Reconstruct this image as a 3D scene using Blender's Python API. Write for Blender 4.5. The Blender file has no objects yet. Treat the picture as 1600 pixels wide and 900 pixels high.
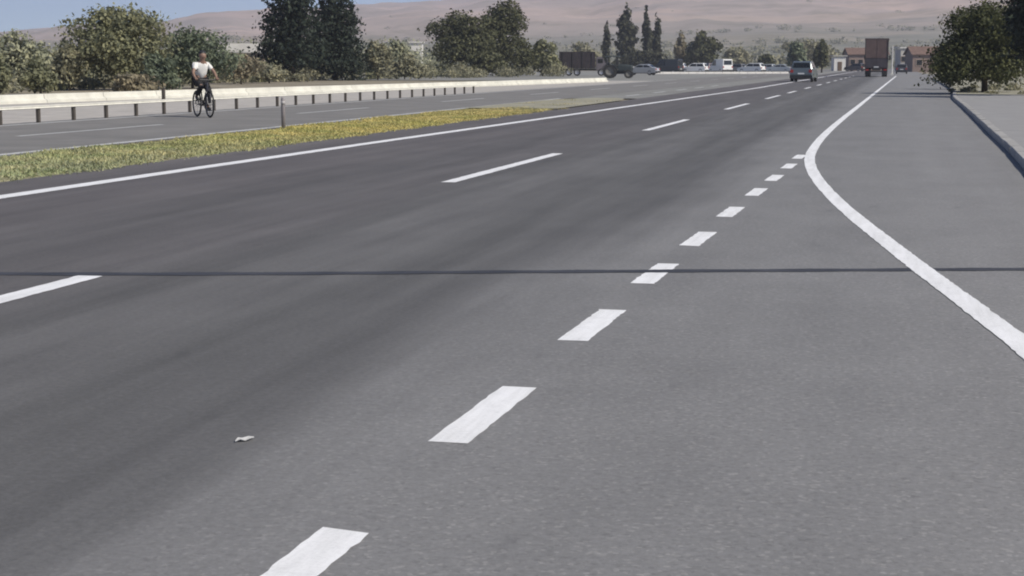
import bpy, math, random
import numpy as np
from mathutils import Vector, Matrix, Euler
R = math.radians
rng = np.random.default_rng(7)
random.seed(7)
scene = bpy.context.scene
COL = scene.collection

# ------------------------------------------------------------------ camera
F, CX, CY, CAMH = 2400.0, 800.0, 450.0, 1.35          # focal length in photo pixels (1600 x 900)
PITCH, YAW = 8.27, 13.9
cam_data = bpy.data.cameras.new('camera')
cam = bpy.data.objects.new('camera', cam_data)
COL.objects.link(cam)
cam.location = (0, 0, CAMH)
cam.rotation_euler = (R(90 - PITCH), 0, R(YAW))
cam_data.sensor_width = 36
cam_data.lens = 36 * F / 1600
cam_data.clip_start = 0.1
cam_data.clip_end = 30000
scene.camera = cam

# ------------------------------------------------------------------ world, sun, exposure
SUN_EL = 42.0
SUN_AZ = 120.0 - YAW          # degrees clockwise from +Y: the sun stands to the right of the road
w = bpy.data.worlds.new('World')
scene.world = w
w.use_nodes = True
nt = w.node_tree
nt.nodes.clear()
out = nt.nodes.new('ShaderNodeOutputWorld')
bg = nt.nodes.new('ShaderNodeBackground')
sky = nt.nodes.new('ShaderNodeTexSky')
sky.sky_type = 'NISHITA'
sky.sun_disc = False
sky.sun_elevation = R(SUN_EL)
sky.sun_rotation = R(SUN_AZ)
sky.altitude = 2600
sky.air_density = 0.6
sky.dust_density = 0.4
sky.ozone_density = 4.0
bg.inputs['Strength'].default_value = 0.098
nt.links.new(sky.outputs[0], bg.inputs['Color'])
nt.links.new(bg.outputs[0], out.inputs['Surface'])
sd = bpy.data.lights.new('sun', 'SUN')
sd.energy = 4.0
sd.angle = R(0.53)
sd.color = (1.0, 0.94, 0.835)
sun = bpy.data.objects.new('sun', sd)
COL.objects.link(sun)
sdir = Vector((math.sin(R(SUN_AZ)) * math.cos(R(SUN_EL)), math.cos(R(SUN_AZ)) * math.cos(R(SUN_EL)), math.sin(R(SUN_EL))))
sun.rotation_euler = sdir.to_track_quat('Z', 'Y').to_euler()
sun.location = (60, 0, 80)
vs = scene.view_settings
vs.view_transform = 'Standard'
vs.look = 'None'
vs.exposure = 0.30
vs.gamma = 1.0
vs.use_curve_mapping = False
scene.cycles.filter_width = 2.0
scene.cycles.volume_bounces = 1
scene.cycles.max_bounces = 6

# ------------------------------------------------------------------ helpers
CM = cam.rotation_euler.to_matrix()
def P(px, py, z=0.0):
    """world point at height z that the photo shows at this pixel"""
    d = CM @ Vector(((px - CX) / F, -(py - CY) / F, -1))
    t = (z - CAMH) / d.z
    return Vector((d.x * t, d.y * t, z))
HZ = CY - F * math.tan(R(PITCH))
def PD(px, D, z=0.0):
    """world point in this pixel column at D metres ahead of the camera"""
    d = CM @ Vector(((px - CX) / F, -(HZ - CY) / F, -1))
    fw = Vector((-math.sin(R(YAW)), math.cos(R(YAW)), 0))
    t = D / (d.x * fw.x + d.y * fw.y)
    return Vector((d.x * t, d.y * t, z))
def ppm(D):
    return F / D * 1.0

def tag(o, label=None, cat=None, group=None, kind=None):
    if label: o['label'] = label
    if cat: o['category'] = cat
    if group: o['group'] = group
    if kind: o['kind'] = kind
    return o
def empty(name, loc=(0, 0, 0), rz=0.0):
    o = bpy.data.objects.new(name, None)
    o.empty_display_size = 0.2
    COL.objects.link(o)
    o.location = loc
    o.rotation_euler = (0, 0, rz)
    return o

class MB:
    def __init__(s):
        s.v, s.f = [], []
    def add(s, vs_, fs):
        n = len(s.v)
        s.v += [tuple(v) for v in vs_]
        s.f += [tuple(i + n for i in f) for f in fs]
        return s
    def box(s, c, d, rz=0.0, taper=1.0):
        x, y, z = d[0] / 2, d[1] / 2, d[2] / 2
        pts = []
        for sz, k in ((-z, 1), (z, taper)):
            for sx, sy in ((-x, -y), (x, -y), (x, y), (-x, y)):
                X, Y = sx * k, sy * k
                pts.append((c[0] + X * math.cos(rz) - Y * math.sin(rz), c[1] + X * math.sin(rz) + Y * math.cos(rz), c[2] + sz))
        return s.add(pts, [(3, 2, 1, 0), (4, 5, 6, 7), (0, 1, 5, 4), (1, 2, 6, 5), (2, 3, 7, 6), (3, 0, 4, 7)])
    def tube(s, pts, r, n=8, cap=True):
        pts = [Vector(p) for p in pts]
        rs = r if isinstance(r, (list, tuple)) else [r] * len(pts)
        base = len(s.v)
        for i, p in enumerate(pts):
            a = pts[max(0, i - 1)]; b = pts[min(len(pts) - 1, i + 1)]
            t = (b - a).normalized()
            u = t.orthogonal().normalized() if abs(t.z) > 0.95 else t.cross(Vector((0, 0, 1))).normalized()
            if abs(t.z) > 0.95:
                u = (Vector((1, 0, 0)) - t * t.x).normalized()
            q = t.cross(u)
            for k in range(n):
                an = 2 * math.pi * k / n
                s.v.append(tuple(p + (u * math.cos(an) + q * math.sin(an)) * rs[i]))
        for i in range(len(pts) - 1):
            for k in range(n):
                a = base + i * n + k; b = base + i * n + (k + 1) % n
                s.f.append((a, b, b + n, a + n))
        if cap:
            s.f.append(tuple(base + k for k in range(n))[::-1])
            s.f.append(tuple(base + (len(pts) - 1) * n + k for k in range(n)))
        return s
    def ring(s, c, axis, R0, r0, n=24, m=8):
        """torus"""
        c = Vector(c); ax = Vector(axis).normalized(); u = ax.orthogonal().normalized(); q = ax.cross(u)
        base = len(s.v)
        for i in range(n):
            a = 2 * math.pi * i / n
            rd = u * math.cos(a) + q * math.sin(a)
            for j in range(m):
                b = 2 * math.pi * j / m
                s.v.append(tuple(c + rd * (R0 + r0 * math.cos(b)) + ax * r0 * math.sin(b)))
        for i in range(n):
            for j in range(m):
                s.f.append((base + i * m + j, base + ((i + 1) % n) * m + j, base + ((i + 1) % n) * m + (j + 1) % m, base + i * m + (j + 1) % m))
        return s
    def lathe(s, c, axis, prof, n=20):
        """prof: list of (radius, offset along axis)"""
        c = Vector(c); ax = Vector(axis).normalized(); u = ax.orthogonal().normalized(); q = ax.cross(u)
        base = len(s.v)
        for r, h in prof:
            for k in range(n):
                a = 2 * math.pi * k / n
                s.v.append(tuple(c + ax * h + (u * math.cos(a) + q * math.sin(a)) * r))
        for i in range(len(prof) - 1):
            for k in range(n):
                a = base + i * n + k; b = base + i * n + (k + 1) % n
                s.f.append((a, b, b + n, a + n))
        return s
    def loft(s, rings, cap=True, closed=True):
        base = len(s.v); n = len(rings[0])
        for r in rings: s.v += [tuple(p) for p in r]
        for i in range(len(rings) - 1):
            for k in range(n if closed else n - 1):
                a = base + i * n + k; b = base + i * n + (k + 1) % n
                s.f.append((a, b, b + n, a + n))
        if cap:
            s.f.append(tuple(base + k for k in range(n))[::-1])
            s.f.append(tuple(base + (len(rings) - 1) * n + k for k in range(n)))
        return s
    def build(s, name, mat, parent=None, smooth=False):
        me = bpy.data.meshes.new(name)
        me.from_pydata(s.v, [], s.f)
        me.validate()
        bm_fix(me)
        if smooth:
            me.polygons.foreach_set('use_smooth', [True] * len(me.polygons))
        me.materials.append(mat)
        o = bpy.data.objects.new(name, me)
        COL.objects.link(o)
        if parent: o.parent = parent
        return o
import bmesh
def bm_fix(me):
    if len(me.polygons) > 20000: return
    bm = bmesh.new(); bm.from_mesh(me)
    bmesh.ops.recalc_face_normals(bm, faces=bm.faces)
    bm.to_mesh(me); bm.free()

# ------------------------------------------------------------------ materials
def nodes(name):
    m = bpy.data.materials.new(name); m.use_nodes = True
    t = m.node_tree
    return m, t, t.nodes['Principled BSDF']
def N(t, kind, **kw):
    n = t.nodes.new(kind)
    for k, v in kw.items():
        if k in n.inputs: n.inputs[k].default_value = v
        else: setattr(n, k, v)
    return n
def ramp(t, fac, stops, interp='LINEAR'):
    r = t.nodes.new('ShaderNodeValToRGB')
    r.color_ramp.interpolation = interp
    e = r.color_ramp.elements
    while len(e) > 1: e.remove(e[0])
    e[0].position, e[0].color = stops[0][0], (*stops[0][1], 1)
    for p, c in stops[1:]:
        k = e.new(p); k.color = (*c, 1)
    t.links.new(fac, r.inputs[0])
    return r
def mix(t, a, b, fac, mode='MIX'):
    n = t.nodes.new('ShaderNodeMix'); n.data_type = 'RGBA'; n.blend_type = mode
    for sock, v in ((n.inputs[6], a), (n.inputs[7], b), (n.inputs[0], fac)):
        if isinstance(v, bpy.types.NodeSocket): t.links.new(v, sock)
        elif isinstance(v, (int, float)): sock.default_value = v
        else: sock.default_value = (*v, 1)
    return n.outputs[2]
def noise(t, vec, scale, detail=4, rough=0.55, dist=0.0):
    n = N(t, 'ShaderNodeTexNoise', Scale=scale, Detail=detail, Roughness=rough, Distortion=dist)
    if vec is not None: t.links.new(vec, n.inputs['Vector'])
    return n.outputs['Fac']
def scaled(t, vec, sc):
    m = t.nodes.new('ShaderNodeMapping'); m.inputs['Scale'].default_value = sc
    t.links.new(vec, m.inputs['Vector']); return m.outputs[0]
def coords(t):
    return t.nodes.new('ShaderNodeTexCoord').outputs['Object']
def bump(t, b, h, strength, dist):
    n = N(t, 'ShaderNodeBump', Strength=strength, Distance=dist)
    t.links.new(h, n.inputs['Height']); t.links.new(n.outputs[0], b.inputs['Normal'])

def simple(name, c, rough=0.6, var=0.15, scale=3.0, metal=0.0, bumpd=0.0, coat=0.0):
    m, t, b = nodes(name)
    v = coords(t)
    f = noise(t, v, scale, 5)
    lo = tuple(x * (1 - var) for x in c); hi = tuple(min(1, x * (1 + var)) for x in c)
    r = ramp(t, f, [(0.3, lo), (0.7, hi)])
    t.links.new(r.outputs[0], b.inputs['Base Color'])
    b.inputs['Roughness'].default_value = rough
    b.inputs['Metallic'].default_value = metal
    b.inputs['Coat Weight'].default_value = coat
    if bumpd: bump(t, b, noise(t, v, scale * 8, 3), 0.5, bumpd)
    return m

def asphalt_mat():
    m, t, b = nodes('asphalt')
    v = coords(t)
    sep = t.nodes.new('ShaderNodeSeparateXYZ'); t.links.new(v, sep.inputs[0])
    wob = noise(t, scaled(t, v, (0.5, 0.09, 1)), 1.0, 4, 0.6)
    ma = N(t, 'ShaderNodeMath', operation='MULTIPLY_ADD'); t.links.new(wob, ma.inputs[0]); ma.inputs[1].default_value = 1.3; ma.inputs[2].default_value = -0.65
    ad = N(t, 'ShaderNodeMath', operation='ADD'); t.links.new(sep.outputs[0], ad.inputs[0]); t.links.new(ma.outputs[0], ad.inputs[1])
    mr = N(t, 'ShaderNodeMapRange'); mr.inputs[1].default_value = -10.0; mr.inputs[2].default_value = 3.0
    t.links.new(ad.outputs[0], mr.inputs[0])
    def g(x, c): return ((x + 10) / 13, c)
    k = ASPH
    base = ramp(t, mr.outputs[0], [g(-10, (.112*k, .104*k, .102*k)), g(-8.6, (.098*k, .091*k, .091*k)), g(-7.6, (.107*k, .100*k, .099*k)), g(-6.4, (.092*k, .088*k, .087*k)), g(-5.2, (.106*k, .101*k, .100*k)),
                                g(-4.5, (.098*k, .096*k, .094*k)), g(-3.9, (.122*k, .120*k, .118*k)), g(-3.1, (.099*k, .098*k, .096*k)), g(-2.45, (.100*k, .099*k, .098*k)), g(-1.75, (.176*k, .175*k, .173*k)),
                                g(-1.2, (.178*k, .177*k, .175*k)), g(-.3, (.182*k, .181*k, .179*k)), g(.7, (.196*k, .194*k, .191*k)), g(2.4, (.192*k, .190*k, .187*k))])
    # long worn streaks (strong in the traffic lanes, faint on the shoulder), cloudy patches, stones and grit
    lane = ramp(t, mr.outputs[0], [g(-2.2, (1, 1, 1)), g(-1.2, (.25, .25, .25))])
    streak = noise(t, scaled(t, v, (2.0, 0.10, 1)), 1.5, 6, 0.6)
    c1 = mix(t, base.outputs[0], ramp(t, streak, [(0.3, (.82, .82, .82)), (0.7, (1.17, 1.17, 1.17))]).outputs[0], lane.outputs[0], 'MULTIPLY')
    cloud = noise(t, scaled(t, v, (1.1, 0.75, 1)), 0.9, 7, 0.66)
    c2 = mix(t, c1, ramp(t, cloud, [(0.28, (.90, .90, .915)), (0.72, (1.11, 1.11, 1.125))]).outputs[0], 1.0, 'MULTIPLY')
    grit = noise(t, v, 34, 4, 0.75)
    c3 = mix(t, c2, ramp(t, grit, [(0.3, (.84, .84, .845)), (0.7, (1.16, 1.16, 1.175))]).outputs[0], 1.0, 'MULTIPLY')
    st = N(t, 'ShaderNodeTexVoronoi', Scale=70.0); t.links.new(v, st.inputs['Vector'])
    sepc = t.nodes.new('ShaderNodeSeparateColor'); t.links.new(st.outputs['Color'], sepc.inputs[0])
    stone = ramp(t, sepc.outputs[0], [(0.0, (.80, .80, .80)), (0.12, (.97, .97, .97)), (0.88, (1.0, 1.0, 1.0)), (0.97, (1.3, 1.29, 1.26))])
    smooth_lane = ramp(t, mr.outputs[0], [g(-2.4, (.3, .3, .3)), g(-1.2, (.85, .85, .85))])
    c3 = mix(t, c3, stone.outputs[0], smooth_lane.outputs[0], 'MULTIPLY')
    # dark drips and rubber smears here and there
    drip = ramp(t, noise(t, scaled(t, v, (1.6, .8, 1)), 2.6, 3, 0.5), [(0.66, (1, 1, 1)), (0.76, (.86, .86, .87))])
    c3 = mix(t, c3, drip.outputs[0], 1.0, 'MULTIPLY')
    # pale loose grit that gathers on the shoulder, in clumps
    clump = noise(t, v, 1.5, 6, 0.7)
    specks = noise(t, v, 21, 4, 0.8)
    sp = ramp(t, specks, [(0.54, (0, 0, 0)), (0.66, (1, 1, 1))])
    cl = ramp(t, clump, [(0.44, (0, 0, 0)), (0.62, (1, 1, 1))])
    sh = ramp(t, mr.outputs[0], [g(-1.5, (0, 0, 0)), g(-0.5, (1, 1, 1))])
    fm = mix(t, mix(t, sp.outputs[0], cl.outputs[0], 1.0, 'MULTIPLY'), sh.outputs[0], 1.0, 'MULTIPLY')
    fh = N(t, 'ShaderNodeMath', operation='MULTIPLY'); t.links.new(fm, fh.inputs[0]); fh.inputs[1].default_value = 0.5
    c4 = mix(t, c3, (.32, .31, .30), fh.outputs[0])
    t.links.new(c4, b.inputs['Base Color'])
    b.inputs['Roughness'].default_value = 0.82
    b.inputs['Specular IOR Level'].default_value = 0.35
    bump(t, b, noise(t, v, 60, 3, 0.7), 0.35, 0.004)
    return m
ASPH = 1.10

def paint_mat(name, c, wear=0.25):
    m, t, b = nodes(name)
    v = coords(t)
    f = noise(t, v, 9, 6, 0.7)
    r = ramp(t, f, [(0.30, tuple(x * (1 - wear) for x in c)), (0.48, c)])
    g = noise(t, v, 70, 3, 0.7)
    c2 = mix(t, r.outputs[0], ramp(t, g, [(0.3, (.9, .9, .9)), (0.55, (1, 1, 1))]).outputs[0], 1.0, 'MULTIPLY')
    chip = ramp(t, noise(t, v, 42, 6, 0.8), [(0.655, (0, 0, 0)), (0.69, (1, 1, 1))])
    scuff = ramp(t, noise(t, scaled(t, v, (6, .5, 1)), 2.2, 5, .65), [(0.40, (1, 1, 1)), (0.68, (.82, .82, .81))])
    c2 = mix(t, c2, scuff.outputs[0], 1.0, 'MULTIPLY')
    c2 = mix(t, c2, (.2, .2, .2), chip.outputs[0])
    t.links.new(c2, b.inputs['Base Color'])
    b.inputs['Roughness'].default_value = 0.6
    return m

def leaf_mat(name, c, var=0.45):
    m, t, b = nodes(name)
    v = coords(t)
    geo = t.nodes.new('ShaderNodeNewGeometry')
    f1 = noise(t, v, 1.1, 3)
    lo = tuple(x * (1 - var) for x in c); hi = tuple(x * (1 + var) for x in c)
    hi = (hi[0] * 1.08, hi[1], hi[2] * 0.85)
    a = ramp(t, geo.outputs['Random Per Island'], [(0.0, lo), (1.0, hi)])
    c2 = mix(t, a.outputs[0], ramp(t, f1, [(0.35, (.72, .74, .74)), (0.68, (1.25, 1.2, 1.1))]).outputs[0], 1.0, 'MULTIPLY')
    t.links.new(c2, b.inputs['Base Color'])
    b.inputs['Roughness'].default_value = 0.65
    b.inputs['Specular IOR Level'].default_value = 0.25
    tr = t.nodes.new('ShaderNodeBsdfTranslucent'); t.links.new(c2, tr.inputs['Color'])
    ms = t.nodes.new('ShaderNodeMixShader'); ms.inputs[0].default_value = 0.3
    t.links.new(b.outputs[0], ms.inputs[1]); t.links.new(tr.outputs[0], ms.inputs[2])
    t.links.new(ms.outputs[0], t.nodes['Material Output'].inputs['Surface'])
    return m

def ground_mat():
    m, t, b = nodes('dry_earth')
    v = coords(t)
    a = ramp(t, noise(t, v, 0.09, 6, 0.62), [(0.35, (.20, .17, .125)), (0.55, (.28, .245, .18)), (0.7, (.15, .145, .09))])
    c = mix(t, a.outputs[0], ramp(t, noise(t, v, 2.5, 5, 0.7), [(0.3, (.75, .75, .75)), (0.7, (1.2, 1.2, 1.2))]).outputs[0], 1.0, 'MULTIPLY')
    t.links.new(c, b.inputs['Base Color']); b.inputs['Roughness'].default_value = 0.95
    bump(t, b, noise(t, v, 6, 5, 0.7), 0.6, 0.05)
    return m
def hill_mat():
    m, t, b = nodes('dry_hillside')
    v = coords(t)
    ln = N(t, 'ShaderNodeVectorMath', operation='LENGTH'); t.links.new(v, ln.inputs[0])
    nz = noise(t, v, 0.0016, 5, 0.6)
    ma = N(t, 'ShaderNodeMath', operation='MULTIPLY_ADD'); t.links.new(nz, ma.inputs[0]); ma.inputs[1].default_value = 900; ma.inputs[2].default_value = -450
    ad = N(t, 'ShaderNodeMath', operation='ADD'); t.links.new(ln.outputs['Value'], ad.inputs[0]); t.links.new(ma.outputs[0], ad.inputs[1])
    mr = N(t, 'ShaderNodeMapRange'); mr.inputs[1].default_value = 400; mr.inputs[2].default_value = 3600
    t.links.new(ad.outputs[0], mr.inputs[0])
    base = ramp(t, mr.outputs[0], [(0.0, (.17, .172, .135)), (0.15, (.19, .188, .152)), (0.33, (.275, .245, .21)), (0.5, (.42, .33, .29)), (1.0, (.43, .33, .295))])
    # fields: patches drawn out along the slope
    vo = N(t, 'ShaderNodeTexVoronoi', Scale=0.0075); vo.inputs['Randomness'].default_value = 0.9
    t.links.new(scaled(t, v, (0.55, 1.0, 0.3)), vo.inputs['Vector'])
    fld = ramp(t, vo.outputs['Color'], [(0.0, (.66, .72, .66)), (0.45, (1.0, 1.0, .98)), (0.75, (1.25, 1.18, 1.08)), (1.0, (.85, .85, .8))])
    c = mix(t, base.outputs[0], fld.outputs[0], 0.75, 'MULTIPLY')
    scr = ramp(t, noise(t, v, 0.012, 8, 0.7), [(0.40, (.72, .74, .68)), (0.52, (1, 1, 1)), (0.7, (1.15, 1.12, 1.1))])
    c = mix(t, c, scr.outputs[0], 1.0, 'MULTIPLY')
    t.links.new(c, b.inputs['Base Color']); b.inputs['Roughness'].default_value = 0.95
    b.inputs['Specular IOR Level'].default_value = 0.1
    return m

M = {}
M['asphalt'] = asphalt_mat()
M['old_asphalt'] = simple('old_asphalt', (.185, .178, .170), .9, .16, 0.7, bumpd=.003)
M['lot'] = simple('lot_asphalt', (.22, .218, .205), .9, .16, 0.25)
M['paint'] = paint_mat('white_road_paint', (.90, .90, .91), .10)
M['old_paint'] = paint_mat('worn_road_paint', (.60, .60, .59), .35)
M['strip_dark'] = simple('dark_strip', (.045, .045, .05), .6, .3, 3)
M['earth'] = ground_mat()
M['hill'] = hill_mat()
M['gravel'] = simple('pale_gravel', (.41, .385, .355), .95, .16, 1.2, bumpd=.01)
M['concrete'] = simple('cream_concrete', (.62, .605, .53), .85, .16, 1.1)
M['kerb'] = simple('kerb_concrete', (.35, .34, .325), .9, .15, 2.5)
M['paving'] = simple('pale_paving', (.27, .265, .262), .9, .10, 1.5, bumpd=.002)
M['galv'] = simple('pale_rail', (.70, .68, .60), .6, .1, 4)
M['post_brown'] = simple('rusty_post', (.07, .06, .05), .8, .2, 8)
M['grass'] = leaf_mat('dry_grass', (.49, .465, .30), .16)
_t = M['grass'].node_tree
_b = _t.nodes['Principled BSDF']; _src = _b.inputs['Base Color'].links[0].from_socket
_pt = ramp(_t, noise(_t, coords(_t), .8, 5, .6), [(.36, (.82, .92, .80)), (.55, (1, 1, 1)), (.70, (1.1, 1.05, 1.04))])
_c = mix(_t, _src, _pt.outputs[0], 1.0, 'MULTIPLY')
_sp = _t.nodes.new('ShaderNodeSeparateXYZ'); _t.links.new(coords(_t), _sp.inputs[0])      # greener turf at the near end, straw farther on
_mr = N(_t, 'ShaderNodeMapRange'); _mr.inputs[1].default_value = 16; _mr.inputs[2].default_value = 50; _t.links.new(_sp.outputs[1], _mr.inputs[0])
_gr = ramp(_t, _mr.outputs[0], [(0, (.80, .92, 1.0)), (.2, (.88, .95, .9)), (.42, (1.1, 1.06, .72)), (.8, (1.08, 1.02, .8)), (1, (1, .98, 1.0))])
_c = mix(_t, _c, _gr.outputs[0], 1.0, 'MULTIPLY')
for _n in [x for x in _t.nodes if x.type in ('BSDF_PRINCIPLED', 'BSDF_TRANSLUCENT')]: _t.links.new(_c, _n.inputs[0])
M['turf'] = simple('dry_turf_soil', (.29, .265, .15), .95, .3, 0.9, bumpd=.02)
M['verge'] = simple('bare_verge', (.29, .275, .21), .95, .2, 0.8, bumpd=.02)
M['bark'] = simple('bark', (.07, .055, .04), .9, .3, 6, bumpd=.02)
M['leaf_olive'] = leaf_mat('olive_leaves', (.215, .23, .155), .28)
M['leaf_green'] = leaf_mat('green_leaves', (.155, .195, .15), .28)
M['leaf_pale'] = leaf_mat('pale_leaves', (.32, .345, .27), .25)
M['leaf_grey'] = leaf_mat('grey_leaves', (.27, .275, .21), .26)
M['leaf_dark'] = leaf_mat('dark_needles', (.030, .044, .036))
M['leaf_mid'] = leaf_mat('mid_leaves', (.095, .105, .062), .32)
M['leaf_right'] = leaf_mat('bushy_leaves', (.085, .10, .05), .32)
M['leaf_cypress'] = leaf_mat('cypress_leaves', (.065, .072, .052))
M['leaf_dry'] = leaf_mat('dry_twigs', (.27, .25, .195), .22)
M['tyre'] = simple('tyre_rubber', (.03, .03, .03), .8, .2, 10)
M['rim'] = simple('alloy_rim', (.45, .45, .46), .35, .1, 10, .8)
M['glass'] = simple('dark_glass', (.012, .015, .017), .08, .1, 2)
M['black'] = simple('black_plastic', (.02, .02, .021), .5, .2, 6)
M['red_lamp'] = simple('red_lamp', (.35, .02, .015), .2, .1, 6)
M['clear_lamp'] = simple('clear_lamp', (.75, .75, .75), .15, .05, 6)
M['plate'] = simple('blank_plate', (.75, .75, .73), .4, .04, 6)
M['whitewash'] = simple('whitewashed_wall', (.68, .66, .62), .9, .08, .6)
M['tan_wall'] = simple('tan_wall', (.34, .27, .22), .9, .12, .5)
M['brown_wall'] = simple('brown_wall', (.22, .165, .14), .9, .15, .5)
M['tile'] = simple('roof_tiles', (.15, .095, .075), .85, .25, 2)
M['sheet'] = simple('sheet_roof', (.45, .43, .39), .6, .12, 1)
M['wood'] = simple('door_wood', (.12, .075, .045), .7, .2, 5)
def paintm(name, c, metal=0.0):
    return simple(name, c, .32, .04, 2, metal, 0, .5)

# ------------------------------------------------------------------ setting: ground and hills
def polar(name, radii, hfun, mat, fine=True):
    az = []
    a = -180.0
    while a < 180.0 - 1e-6:
        az.append(a)
        a += 0.35 if -12 < a < 42 else 3.0          # finer where the land is seen closely
    n = len(az); verts = []; faces = []
    for r in radii:
        for d in az:
            x, y = -r * math.sin(R(d)), r * math.cos(R(d))
            verts.append((x, y, hfun(r, d, x, y)))
    for i in range(len(radii) - 1):
        for k in range(n):
            k2 = (k + 1) % n
            faces.append((i * n + k, (i + 1) * n + k, (i + 1) * n + k2, i * n + k2))
    if radii[0] < 5:
        faces.append(tuple(range(n)))
    b = MB(); b.v, b.f = verts, faces
    o = b.build(name, mat, None, True)
    me = o.data
    if me.polygons[len(me.polygons) // 2].normal.z < 0: me.flip_normals()
    return o
def ss(a, b, x):
    t = max(0.0, min(1.0, (x - a) / (b - a))); return t * t * (3 - 2 * t)
def n2(x, y):
    from mathutils import noise as mn
    return mn.fractal(Vector((x, y, 3.7)), 0.9, 2.1, 5)
ELEV = [(-180, 2.4), (-60, 3.2), (-15, 4.2), (-5, 3.9), (5, 3.3), (12.5, 2.75), (16, 2.40), (19, 2.22), (24, 1.92), (28, 1.62), (33, 1.28), (50, 1.3), (120, 2.0), (180, 2.4)]
def elev(d):
    for (a, e), (b, g) in zip(ELEV, ELEV[1:]):
        if a <= d <= b:
            t = (d - a) / (b - a); return e + (g - e) * t
    return 2.0
def hill_h(r, d, x, y):
    e = elev(d)
    low = 22 * ss(430, 1500, r) * (0.55 + 0.25 * e / 2.4)
    ridge = math.tan(R(e)) * 3500
    t = ss(1150, 3500, r)
    z = -0.6 + low + (ridge - 22) * t * (1 - 0.5 * ss(3600, 4800, r))
    z += n2(x / 520, y / 520) * 17 * ss(700, 2200, r) * (1 - 0.75 * ss(2700, 3400, r))
    z += n2(x / 160 + 9, y / 160) * 4.0 * ss(500, 1500, r)
    z -= abs(n2(x / 300 - 4, y / 420 + 2)) * 26 * ss(1300, 2400, r)
    return z
tag(polar('ground', [1, 40, 120, 300, 470], lambda r, d, x, y: -0.05, M['earth']), kind='structure')
tag(polar('hills', [440, 470, 520, 580, 650, 730, 820, 920, 1030, 1150, 1270, 1390, 1510, 1640, 1780, 1930, 2090, 2260, 2440, 2640, 2850, 3080, 3300, 3500, 3700, 3950, 4200],
          hill_h, M['hill']), kind='structure')

def sheet(name, pts, z, mat, parent=None):
    """flat sheet over a strip: pts = list of (left point, right point)"""
    b = MB(); 
    for l, r in pts: b.v += [(l[0], l[1], z), (r[0], r[1], z)]
    for i in range(len(pts) - 1): b.f.append((2 * i, 2 * i + 1, 2 * i + 3, 2 * i + 2))
    return b.build(name, mat, parent)
YS = [-60, 0, 30, 60, 120, 250, 520]
road = sheet('road', [((-10.05, y), (7.5 if y < 130 else 4.0, y)) for y in YS], 0.0, M['asphalt'])
tag(road, kind='structure')
opp = sheet('opposite_road', [((-19.75, y), (-12.85, y)) for y in YS], 0.0, M['old_asphalt'])
tag(opp, kind='structure')
tag(sheet('gravel_verge', [((-31, y), (-19.7, y)) for y in [-60, 0, 60, 131]], -0.01, M['gravel']), kind='structure')
tag(sheet('crossing_apron', [((-12.9, y), (-9.95, y)) for y in [62, 90, 140, 520]], -0.006, M['lot']), kind='structure')
tag(sheet('parking_lot', [((-75, y), (-19.7, y)) for y in [131, 180, 330]], -0.012, M['lot']), kind='structure')
tag(sheet('median_soil', [((-12.9, y), (-9.95, y)) for y in [-60, 0, 30, 46]], -0.008, M['turf']), kind='structure')
tag(sheet('median_end', [((-12.9, 46), (-9.95, 46)), ((-12.9, 57), (-9.95, 57)), ((-12.3, 60), (-10.3, 60)), ((-11.7, 61.5), (-10.9, 61.5))], 0.03, M['verge']), kind='structure')

# road markings, each a part of its road
def stripe(name, pts, wd, z, mat, parent):
    """ribbon of constant width along a polyline of (x, y)"""
    src = [Vector((p[0], p[1], 0)) for p in pts]
    pts = [src[0]]
    for a, c in zip(src, src[1:]):           # resample finely near the camera so that the painted edge can be uneven
        L_ = (c - a).length; y_ = max(0.0, min(a.y, c.y)); k_ = max(1, int(L_ / (0.05 if y_ < 14 else 0.15 if y_ < 40 else 2.0)))
        pts += [a.lerp(c, j / k_) for j in range(1, k_ + 1)]
    b = MB()
    for i, p in enumerate(pts):
        t = (pts[min(i + 1, len(pts) - 1)] - pts[max(0, i - 1)]).normalized()
        n = Vector((t.y, -t.x, 0)) * wd / 2
        ja, jb = (1 + random.gauss(0, .035) for _ in range(2))
        e = t * (random.uniform(-.012, .012) if i in (0, len(pts) - 1) else 0)
        b.v += [(*(p - n * ja + e).xy, z), (*(p + n * jb - e).xy, z)]
    for i in range(len(pts) - 1): b.f.append((2 * i, 2 * i + 1, 2 * i + 3, 2 * i + 2))
    return b.build(name, mat, parent)
def catmull(ps, k=6):
    out_ = []
    for i in range(len(ps) - 1):
        p0, p1, p2, p3 = ps[max(0, i - 1)], ps[i], ps[i + 1], ps[min(len(ps) - 1, i + 2)]
        for j in range(k):
            t = j / k
            out_.append(0.5 * ((2 * p1) + (-p0 + p2) * t + (2 * p0 - 5 * p1 + 4 * p2 - p3) * t * t + (-p0 + 3 * p1 - 3 * p2 + p3) * t ** 3))
    out_.append(ps[-1]); return out_
ex = [(0, 308), (300, 264), (590, 222), (900, 178), (1180, 138)]
el = [P(*e) for e in ex]
stripe('edge_line', [(el[0].x - 0.02, -40)] + [(p.x, p.y) for p in el] + [(el[-1].x, 400)], 0.24, 0.0025, M['paint'], road)
LD = [((-120, 506), (160, 432)), ((705, 285), (885, 240)), ((1020, 204), (1090, 187)), ((1148, 171), (1182, 162)), ((1210, 154.5), (1232, 149))]
LY = [(P(*a).y, P(*c).y) for a, c in LD] + [(75.5 + 14.25 * k, 81.5 + 14.25 * k) for k in range(9)]
for y0, y1 in LY:
    stripe('lane_dash', [(-5.0, y0), (-5.0, y1)], 0.17, 0.0025, M['paint'], road)
_q = P(540, 829)
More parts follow.
